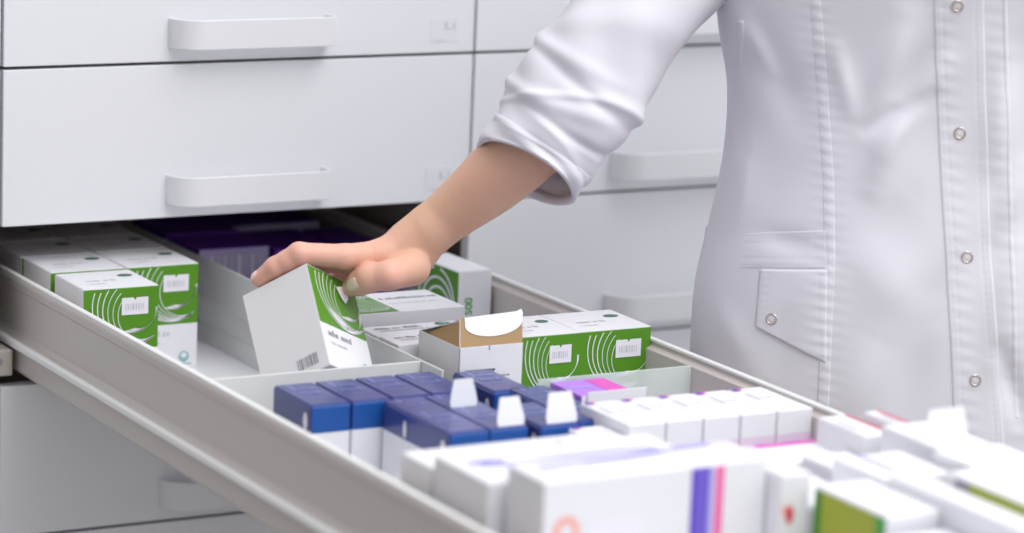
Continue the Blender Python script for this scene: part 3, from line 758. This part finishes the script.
# face details and hair
def ballmesh(c, r, m, name, sc_=(1, 1, 1)):
    bm = bmesh.new(); bmesh.ops.create_uvsphere(bm, u_segments=20, v_segments=12, radius=1)
    for v in bm.verts: v.co = Vector((c[0]+v.co.x*r*sc_[0], c[1]+v.co.y*r*sc_[1], c[2]+v.co.z*r*sc_[2]))
    me = bpy.data.meshes.new(name); bm.to_mesh(me); bm.free(); me.materials.append(m)
    for p in me.polygons: p.use_smooth = True
    o = bpy.data.objects.new(name, me); COL.objects.link(o); o.parent = person; return o
for sg in (-1, 1): ballmesh(hc+ef*.079+sg*er0*.031+np.array([0, 0, .010]), .0115, M_EYE, 'eye')
for sg in (-1, 1): ballmesh(hc+ef*.0885+sg*er0*.031+np.array([0, 0, .010]), .0042, M_HAIR, 'iris')
ballmesh(hc+ef*.093+np.array([0, 0, -.055]), .020, M_LIP, 'lips', (.9, .5, .35))
HR = Field(hc-.17, hc+.17, .006); HR.ell(hc-ef*.016+np.array([0, 0, .014]), (.092, .102, .118), .01)
g_sl, g_ = HR._win(hc-.16, hc+.16, 0)
q_ = g_-hc; face = (q_ @ ef) - (.038 + .35*np.maximum(q_[..., 2]-.03, 0)*1.0)      # open at the face
HR.F[g_sl] = np.maximum(HR.F[g_sl], np.minimum(face, .05).astype(np.float32)); HR.ell(hc-ef*.105+np.array([0, 0, -.01]), (.045, .045, .05), .02)
hv, hq = HR.mesh(); npmesh('hair', hv, hq, M_HAIR, person)
# nails: patches laid on the finger surface
def nail(c, out, along, wd, ln, name='fingernail'):
    out = _n(out); along = _n(along-out*(along @ out)); side = np.cross(out, along); n1, n2 = 9, 9; vs = []
    for i in range(n1):
        for j in range(n2):
            u, v = 2*i/(n1-1)-1, 2*j/(n2-1)-1
            uu, vv = u*math.sqrt(1-v*v*.42), v*math.sqrt(1-u*u*.42)
            p = c + side*uu*wd/2 + along*vv*ln/2 + out*.024
            for _ in range(80):
                d = HF.at(p)
                if d < .0003: break
                p = p - out*max(d*.7, .0001)
            vs.append(toW(p + out*(.0006-.0004*max(abs(u), abs(v))**4)))
    fs = [(i*n2+j, (i+1)*n2+j, (i+1)*n2+j+1, i*n2+j+1) for i in range(n1-1) for j in range(n2-1)]
    o = npmesh(name, vs, fs, M_NAIL, person, True, True); sm_ = o.modifiers.new('s', 'SOLIDIFY'); sm_.thickness = .0004; return o
nail(T[3]+(T[2]-T[3])*.08, np.array([.02, -.10, -1.]), T[3]-T[2], .0125, .0140)
nail(I[4]+(I[4]-I[3])*.05, np.array([-.75, -.55, -.55]), I[4]-I[3], .0105, .0120)

# ---- trousers and shoes
TF = Field(lo, hi-np.array([0, 0, .80]), .010)
for sg in (-1, 1):
    hip = B(sg*.095, -.20); kn = np.array([hip[0]+.02*sg*er0[0], hip[1], FZ+.50]); an = np.array([hip[0]+.02*sg, hip[1], FZ+.13])
    TF.chain([(hip, .104), ((hip+kn)/2, .092), (kn, .080), (an, .075)], .03, .03, .08)
tv, tq = TF.mesh(); npmesh('trousers', tv, tq, M_TROU, person)
for sg in (-1, 1):
    hip = B(sg*.095, -.20); an = np.array([hip[0]+.02*sg, hip[1], FZ+.09])
    SF = Field(an-.22, an+.22, .007); SF.chain([(an-ef*.035+np.array([0, 0, -.045]), .044), (an+ef*.05+np.array([0, 0, -.048]), .042), (an+ef*.135+np.array([0, 0, -.055]), .036)], .02, .02, .06)
    sl_, g_ = SF._win(an-.2, an+.2, 0); SF.F[sl_] = np.maximum(SF.F[sl_], (FZ+.001-g_[..., 2]).astype(np.float32))
    sv, sq = SF.mesh(); npmesh('shoe', sv, sq, M_SHOE, person)

# ---- lab coat
TT = np.array([-.62, -.45, -.30, -.20, -.13, -.07, 0, .075, .13, .20, .28, .33, .36, .385, .40])
AA = np.array([.315, .310, .300, .290, .280, .262, .243, .235, .240, .238, .215, .190, .150, .105, .075])
BB = np.array([.190, .185, .172, .160, .150, .140, .130, .126, .132, .142, .132, .115, .098, .080, .068])
def _interp(t, Y):
    i = np.clip(np.searchsorted(TT, t)-1, 0, len(TT)-2); h = TT[i+1]-TT[i]; u = np.clip((t-TT[i])/h, 0, 1)
    m = np.gradient(Y, TT); return (2*u**3-3*u*u+1)*Y[i]+(u**3-2*u*u+u)*h*m[i]+(-2*u**3+3*u*u)*Y[i+1]+(u**3-u*u)*h*m[i+1]
NE = 2.35
def st_of(px, py):
    """where the sight line meets the coat front, in coat coordinates"""
    d = 3.10
    for _ in range(12):
        p = at(px, py, d)-AX; s_, t_, f_ = p @ er, p @ eu, p @ ef
        d = d + (f_-front_f(s_, t_, False))*.9
    return s_, t_
RIDGES = []
def front_f(s_, t_, fold=True):
    a = _interp(t_, AA); b_ = _interp(t_, BB); q = np.clip(np.abs(s_)/a, 0, .9999)
    f = b_*(1-q**NE)**(1/NE)
    if fold: f = f + folds(s_, t_)
    return f
def folds(s_, t_):
    r = 0
    for (p0, p1, wd, h) in RIDGES:
        ax_, ay_ = p1[0]-p0[0], p1[1]-p0[1]; L = ax_*ax_+ay_*ay_
        u = np.clip(((s_-p0[0])*ax_+(t_-p0[1])*ay_)/L, 0, 1); dx_, dy_ = s_-(p0[0]+u*ax_), t_-(p0[1]+u*ay_)
        d = np.sqrt(dx_*dx_+dy_*dy_); r = r + h*np.exp(-(d/wd)**2)*(.35+.65*np.sin(np.pi*np.clip(u*.92+.04, 0, 1)))
    r = r + .0016*np.sin(s_*38+np.sin(t_*17)*1.5)*np.sin(t_*13+1) + .0010*np.sin(s_*70-t_*55+np.sin(t_*31))
    # puckers along the princess seam and placket
    c = SEAM_S(t_); r = r + .00035*np.exp(-((s_-c)/.016)**2)*np.sin(t_*520+s_*120)
    for c0 in (-.027, .022): r = r + .00025*np.exp(-((s_-c0)/.010)**2)*np.sin(t_*430+s_*90)
    return r
def SEAM_S(t_): return np.interp(t_, SEAMT, SEAMS)
SEAMT = np.array([-1, 1.]); SEAMS = np.array([-.14, -.14])
pl = [st_of(px, py) for px, py in ((812, -60), (815, 0), (822, 90), (828, 180), (829, 260), (826, 330), (822, 420), (818, 520))]
SEAMT = np.array([p[1] for p in pl])[::-1]; SEAMS = np.array([p[0] for p in pl])[::-1]
for (a_, b_, wd, h) in [((905, 20), (868, 130), .016, .006), ((868, 130), (930, 95), .010, -.004), ((900, 110), (872, 185), .014, .006), ((945, 60), (885, 150), .012, .004),
                        ((760, 30), (800, 120), .018, -.004), ((742, 20), (770, 70), .010, .004), ((1005, 60), (995, 160), .016, .006), ((1020, 170), (1000, 230), .014, .005),
                        ((850, 230), (920, 330), .030, .004), ((910, 200), (850, 260), .020, -.003), ((745, 150), (735, 215), .014, .004), ((790, 300), (770, 380), .018, -.003),
                        ((1018, 250), (1000, 360), .018, .006), ((1002, 350), (1022, 420), .010, -.005), ((880, 340), (840, 420), .022, .004), ((728, 60), (740, 150), .008, -.004), ((930, 300), (900, 420), .02, -.003),
                        ((836, 50), (850, 110), .01, .004), ((760, 235), (810, 246), .012, -.003), ((715, 300), (745, 360), .014, .003)]:
    RIDGES.append((st_of(*a_), st_of(*b_), wd, h*1.45))
# torso shell
nt_ = 330; na = 420; ts = np.linspace(-.60, .40, nt_); Vc = []
for t_ in ts:
    a = _interp(t_, AA); b_ = _interp(t_, BB)
    s0 = np.concatenate([np.linspace(-1, 1, na//2, endpoint=False), np.linspace(1, -1, na//2, endpoint=False)])
    s0 = np.sin(s0*np.pi/2)*a; sg = np.concatenate([np.ones(na//2), -np.ones(na//2)])
    q = np.clip(np.abs(s0)/a, 0, 1); f = b_*(1-q**NE)**(1/NE)
    f = sg*f + np.where(sg > 0, folds(s0, t_), -folds(s0*.8, t_+.1)*.8)*np.clip((1-q)*12, 0, 1)
    drape = .006*np.sin(np.arctan2(f, s0)*7+t_*3)*np.clip(-t_*2.2, 0, 1)
    Vc.append(AX + s0[:, None]*er*(1+drape/.3)[:, None] + t_*eu + f[:, None]*ef)
Vc = np.array(Vc).reshape(-1, 3)
i, j = np.meshgrid(np.arange(nt_-1), np.arange(na), indexing='ij'); i = i.ravel(); j = j.ravel(); j2 = (j+1) % na
Fc = np.stack([i*na+j, i*na+j2, (i+1)*na+j2, (i+1)*na+j], 1)
# sleeves
def catmull(P, u):
    n = len(P)-1; i = min(int(u*n), n-1); t = u*n-i; g_ = lambda k: P[min(max(k, 0), n)]
    p0, p1, p2, p3 = g_(i-1), g_(i), g_(i+1), g_(i+2)
    return .5*((2*p1)+(-p0+p2)*t+(2*p0-5*p1+4*p2-p3)*t*t+(-p0+3*p1-3*p2+p3)*t**3)
def sleeve(st, toww, seed, tilt, cuff=None, nu=260, nth=200, foldamp=1.0):
    P = np.array([list(toww(*s_[:3]))+[s_[3], s_[4]] for s_ in st]); Vs = []
    us = np.linspace(0, 1, nu); C_ = np.array([catmull(P, u) for u in us]); Tn = np.gradient(C_[:, :3], axis=0); Tn /= np.linalg.norm(Tn, axis=1)[:, None]
    view = _n(CAM-C_[nu//2, :3]); th = np.linspace(0, 2*np.pi, nth, endpoint=False)
    for k in range(nu):
        n2 = _n(view-Tn[k]*(view @ Tn[k])); n1 = np.cross(Tn[k], n2); u = us[k]
        r1, r2 = C_[k, 3], C_[k, 4]
        rr = np.zeros(nth)
        # folds bunching round the elbow
        for (u0, ph, am, wd, sl_) in FOLDS:
            uu = u0 + sl_*np.sin(th+ph); d = (u-uu)/wd; rr += foldamp*(.60 if u0 < .70 else .16)*am*np.exp(-(d/1.25)**2)*(.45+.55*np.cos(th-ph*.7))
        rr += .0012*np.sin(3*th+u*20+seed)+.001*np.sin(5*th-u*33)
        c = C_[k, :3]; tl = tilt*np.clip((u-.80)/.2, 0, 1)
        ring = c + n1*((r1+rr)*np.cos(th))[:, None] + n2*((r2+rr)*np.sin(th))[:, None] - Tn[k]*(tl*(np.sin(th)))[:, None]
        Vs.append(ring)
    return np.array(Vs), us, Tn
FOLDS = [(.50, .4, .007, .020, .05), (.57, 2.4, -.006, .016, -.04), (.63, 1.0, .008, .018, .06), (.69, 3.0, -.006, .014, -.03), (.74, 1.6, .007, .016, -.05),
         (.80, .3, .006, .018, .04), (.85, 2.8, -.005, .015, .04), (.43, 2.0, .006, .03, .07), (.33, .5, .004, .04, -.08), (.665, 2.0, .005, .010, .10), (.78, 4.2, .006, .014, .08), (.60, 4.6, .007, .02, -.05)]
st = [(790, -222, 3.225, .070, .075), (735, -125, 3.19, .074, .072), (684, -45, 3.16, .062, .060), (628, 22, 3.14, .058, .056), (596, 68, 3.13, .062, .054),
      (573, 102, 3.125, .065, .053), (550, 135, 3.125, .058, .052), (536, 156, 3.125, .055, .052), (526.5, 172, 3.125, .0545, .052)]
SV, us, Tn = sleeve(st, lambda a, b_, c: at(a, b_, c), 1, .018)
nu, nth = SV.shape[:2]
def grid_faces(nu, nth, base=0):
    i, j = np.meshgrid(np.arange(nu-1), np.arange(nth), indexing='ij'); i = i.ravel(); j = j.ravel(); j2 = (j+1) % nth
    return np.stack([i*nth+j, i*nth+j2, (i+1)*nth+j2, (i+1)*nth+j], 1)+base
def lw(s_, t_, f_): return B(s_, t_, f_)
stl = [(.150, .335, 0, .070, .072), (.195, .25, 0, .070, .068), (.245, .15, -.01, .062, .060), (.268, .06, -.02, .062, .060), (.282, -.03, .01, .058, .056), (.288, -.07, .025, .055, .054)]
LV, _, _ = sleeve(stl, lw, 3, .0, nu=120, nth=120, foldamp=.7)
YK = Field(AX+np.array([-.55, -.45, .10]), AX+np.array([.50, .45, .62]), .006)
YK.chain([(B(-.165, .335), .073), (B(0, .372), .074), (B(.160, .335), .073)], .03, .03, .08)
YK.chain([(B(-.10, .27), .118), (B(.10, .27), .118)], .04, .04, .08); YK.chain([(B(-.16, .34), .073), (at(735, -125, 3.19), .084), (at(690, -52, 3.16), .060)], .03, .03, .08); YK.chain([(at(765, -175, 3.205), .082), (at(706, -82, 3.172), .074)], .03, .03, .08)
YK.chain([(B(.155, .335), .073), (B(.195, .25), .069)], .03, .03, .08)
sl_, g_ = YK._win(YK.lo, YK.lo+YK.step*(YK.n-1), 0)
nk = .062 + .10*np.clip((g_-AX) @ ef, 0, .2) - np.linalg.norm((g_-B(0, .44, .015)) - ((g_-B(0, .44, .015)) @ eu)[..., None]*eu, axis=-1)
hi_ = ((g_-AX) @ eu)
YK.F = np.maximum(YK.F, np.where(hi_ > .33, nk, -1)); YK.F = np.maximum(YK.F, (.235-hi_ + 0*nk)*((g_-AX) @ er0 > -.17) - 1*((g_-AX) @ er0 <= -.17)).astype(np.float32)
yv, yq = YK.mesh(); yv = lap(yv, yq, 2, .5)
V3 = np.concatenate([Vc, SV.reshape(-1, 3), LV.reshape(-1, 3), yv])
F3 = np.concatenate([Fc, grid_faces(nu, nth, len(Vc)), grid_faces(120, 120, len(Vc)+nu*nth), yq+len(Vc)+nu*nth+120*120])
coat = npmesh('lab_coat', V3, F3, M_COAT, person); sm = coat.modifiers.new('thick', 'SOLIDIFY'); sm.thickness = .0012; sm.offset = 0
# cuff: turned-up hem band over the last part of the sleeve
k0 = int(nu*.80); CV = []
for k in range(k0, nu): 
    cen = SV[k].mean(0); o_ = SV[k]-cen; l_ = np.linalg.norm(o_, axis=1)[:, None]; lift = .0016 if k0+1 < k else .0004
    CV.append(cen+o_*(1+lift/l_))
cen = SV[-1].mean(0); CV.append(cen+(SV[-1]-cen)*1.0+Tn[-1]*.0012); CV.append(cen+(SV[-1]-cen)*.965+Tn[-1]*.0006); CV.append(SV[-12].mean(0)+(SV[-12]-SV[-12].mean(0))*.955)
CV = np.array(CV); cf = npmesh('cuff', CV.reshape(-1, 3), grid_faces(len(CV), nth), M_COAT, coat); sm = cf.modifiers.new('t', 'SOLIDIFY'); sm.thickness = .0012; sm.offset = 0

# sewn-on panels following the coat front
def panel(name, L_, R_, off_, m=M_SEWN, nv=160, nuu=14, stitch=(), parent=coat):
    Ls = np.array([st_of(*p) for p in L_]); Rs = np.array([st_of(*p) for p in R_])
    def rs(A, n):
        d = np.r_[0, np.cumsum(np.linalg.norm(np.diff(A, axis=0), axis=1))]; u = np.linspace(0, d[-1], n); return np.stack([np.interp(u, d, A[:, 0]), np.interp(u, d, A[:, 1])], 1)
    a, c = rs(Ls, nv), rs(Rs, nv); uu = np.linspace(0, 1, nuu); Vp = []
    for v in range(nv):
        for k, u in enumerate(uu):
            s_, t_ = a[v]*(1-u)+c[v]*u
            e = off_ if 0 < k < nuu-1 and 0 < v < nv-1 else -.0006
            w_ = np.linalg.norm(c[v]-a[v])
            for sx in stitch:
                dd = min(abs(u*w_-sx), abs((1-u)*w_-sx)); e -= .0007*math.exp(-(dd/.0009)**2)*(.6+.4*math.sin(t_*900))
            Vp.append(AX+s_*er+t_*eu+(front_f(s_, t_)+e)*ef)
    fs = [(v*nuu+k, v*nuu+k+1, (v+1)*nuu+k+1, (v+1)*nuu+k) for v in range(nv-1) for k in range(nuu-1)]
    o = npmesh(name, Vp, fs, m, parent, True, False)
    sm_ = o.modifiers.new('t', 'SOLIDIFY'); sm_.thickness = .0008; sm_.offset = -1
    return o
panel('placket', [(930, -160), (933, 0), (938, 133), (945, 257), (950, 350), (955, 470)], [(980, -160), (984, 0), (987, 133), (991, 257), (998, 350), (1006, 470)], .0013, nv=300, nuu=30, stitch=(.004, .009))
panel('princess_seam', [(807, -60), (810, 0), (817, 90), (823, 180), (824, 260), (821, 330), (817, 420), (812, 520)], [(818, -60), (821, 0), (828, 90), (834, 180), (835, 260), (832, 330), (828, 420), (824, 520)], .0006, nv=300, nuu=12, stitch=(.002,))
panel('pocket_band', [(706, 226), (765, 231), (826, 229)], [(702, 262), (762, 269), (827, 269)], .0014, nv=120, nuu=24, stitch=(.003, .011))
panel('pocket_flap', [(760, 269), (755, 326)], [(827, 269), (827, 364)], .0022, nv=60, nuu=40, stitch=(.003, .008))
panel('side_welt', [(738, 20), (737, 70), (733, 112)], [(744, 20), (742, 70), (736, 112)], .0014, nv=60, nuu=8)
panel('back_edge_seam', [(1001, -60), (1005, 133), (1008, 260), (1014, 420)], [(1007, -60), (1011, 133), (1014, 260), (1020, 420)], .0004, nv=200, nuu=4)
# snap buttons
def snap(px, py):
    s_, t_ = st_of(px, py); e = .004
    p = AX+s_*er+t_*eu+front_f(s_, t_)*ef
    du = (er*e+(front_f(s_+e, t_)-front_f(s_, t_))*ef); dv = (eu*e+(front_f(s_, t_+e)-front_f(s_, t_))*ef); n = _n(np.cross(_n(du), _n(dv)))
    if n @ ef < 0: n = -n
    a = _n(du); c = np.cross(n, a); p = p+n*.0026; mb = MB(); vs = []; N1, N2 = 28, 10
    for i in range(N1):
        A_ = 2*math.pi*i/N1; rd = a*math.cos(A_)+c*math.sin(A_)
        for j in range(N2): B_ = 2*math.pi*j/N2; vs.append(p+rd*(.0052+.0010*math.cos(B_))+n*.0010*math.sin(B_))
    mb.add(vs, [(i*N2+j, ((i+1) % N1)*N2+j, ((i+1) % N1)*N2+(j+1) % N2, i*N2+(j+1) % N2) for i in range(N1) for j in range(N2)], M_METAL, True)
    mb.add([p+n*.0002+(a*math.cos(2*math.pi*i/24)+c*math.sin(2*math.pi*i/24))*.0046 for i in range(24)], [tuple(range(24))], M_SNAPC)
    mb.add([p+n*(.0006)+(a*math.cos(2*math.pi*i/16)+c*math.sin(2*math.pi*i/16))*.0022 for i in range(16)]+[p-n*.001+(a*math.cos(2*math.pi*i/16)+c*math.sin(2*math.pi*i/16))*.0026 for i in range(16)],
           [tuple(range(16))]+[(i, (i+1) % 16, 16+(i+1) % 16, 16+i) for i in range(16)], M_SEWN)
    mb.build('snap_button', coat)
for px, py in ((957, 5), (960, 133), (967, 257), (975, 380), (772.5, 319), (955, -122)): snap(px, py)


# ================================================================== LIGHT, CAMERA
w = bpy.data.worlds.new('World'); bpy.context.scene.world = w; w.use_nodes = True
wn = w.node_tree; bg = wn.nodes['Background']; bg.inputs[1].default_value = .97
tcw = wn.nodes.new('ShaderNodeTexCoord'); sx_ = wn.nodes.new('ShaderNodeSeparateXYZ'); wn.links.new(tcw.outputs['Generated'], sx_.inputs[0])
rp = wn.nodes.new('ShaderNodeValToRGB'); mr_ = wn.nodes.new('ShaderNodeMapRange'); mr_.inputs[1].default_value = -1; mr_.inputs[2].default_value = 1
wn.links.new(sx_.outputs[2], mr_.inputs[0]); wn.links.new(mr_.outputs[0], rp.inputs[0])
e_ = rp.color_ramp.elements; e_[0].position = .30; e_[0].color = (.17, .15, .13, 1); e_[1].position = .85; e_[1].color = (1.12, 1.14, 1.20, 1)
k_ = rp.color_ramp.elements.new(.52); k_.color = (.56, .56, .57, 1)
mx_ = wn.nodes.new('ShaderNodeMapRange'); mx_.inputs[1].default_value = -.9; mx_.inputs[2].default_value = .1; mx_.inputs[3].default_value = .58; mx_.inputs[4].default_value = 1.06
wn.links.new(sx_.outputs[0], mx_.inputs[0]); vm_ = wn.nodes.new('ShaderNodeVectorMath'); vm_.operation = 'SCALE'
wn.links.new(rp.outputs[0], vm_.inputs[0]); wn.links.new(mx_.outputs[0], vm_.inputs['Scale']); wn.links.new(vm_.outputs[0], bg.inputs[0])
def area(name, loc, target, sx, sy, power, col=(1, 1, 1)):
    l = bpy.data.lights.new(name, 'AREA'); l.shape = 'RECTANGLE'; l.size = sx; l.size_y = sy; l.energy = power; l.color = col
    o = bpy.data.objects.new(name, l); COL.objects.link(o); o.location = loc
    o.rotation_euler = (Vector(target)-Vector(loc)).to_track_quat('-Z', 'Y').to_euler(); return o
area('overhead_area_light', (.9, -1.6, 1.75), (.3, -.5, -.3), 1.6, 1.6, 30, (1, .98, .96))  # ceiling panel lighting the room from above
area('overhead_area_light', (.1, -2.1, 1.75), (.32, -1.25, -.2), .9, .9, 10.5, (1, .99, .98))  # fill light added overhead to brighten the foreground boxes
area('right_area_light', (2.6, -2.6, 1.1), (.4, -.6, -.2), 1.6, 1.6, 12, (.93, .96, 1))  # cool area light from the front right; no window is modelled

cam = bpy.data.cameras.new('camera'); co = bpy.data.objects.new('camera', cam); COL.objects.link(co)
cam.sensor_width = 36; cam.sensor_fit = 'HORIZONTAL'; cam.lens = F*36/1024; cam.clip_start = .05; cam.clip_end = 60
rx, ry, rz_ = R @ np.array([1., 0, 0]), R @ np.array([0, -1., 0]), R @ np.array([0, 0, -1.])
co.matrix_world = Matrix(((rx[0], ry[0], rz_[0], CAM[0]), (rx[1], ry[1], rz_[1], CAM[1]), (rx[2], ry[2], rz_[2], CAM[2]), (0, 0, 0, 1)))
cam.dof.use_dof = True; cam.dof.focus_distance = 3.22; cam.dof.aperture_fstop = 2.7
sc = bpy.context.scene; sc.camera = co
sc.view_settings.view_transform = 'Standard'; sc.view_settings.look = 'None'; sc.view_settings.gamma = 1; sc.view_settings.exposure = 0
try: sc.view_settings.use_curve_mapping = False
except Exception: pass
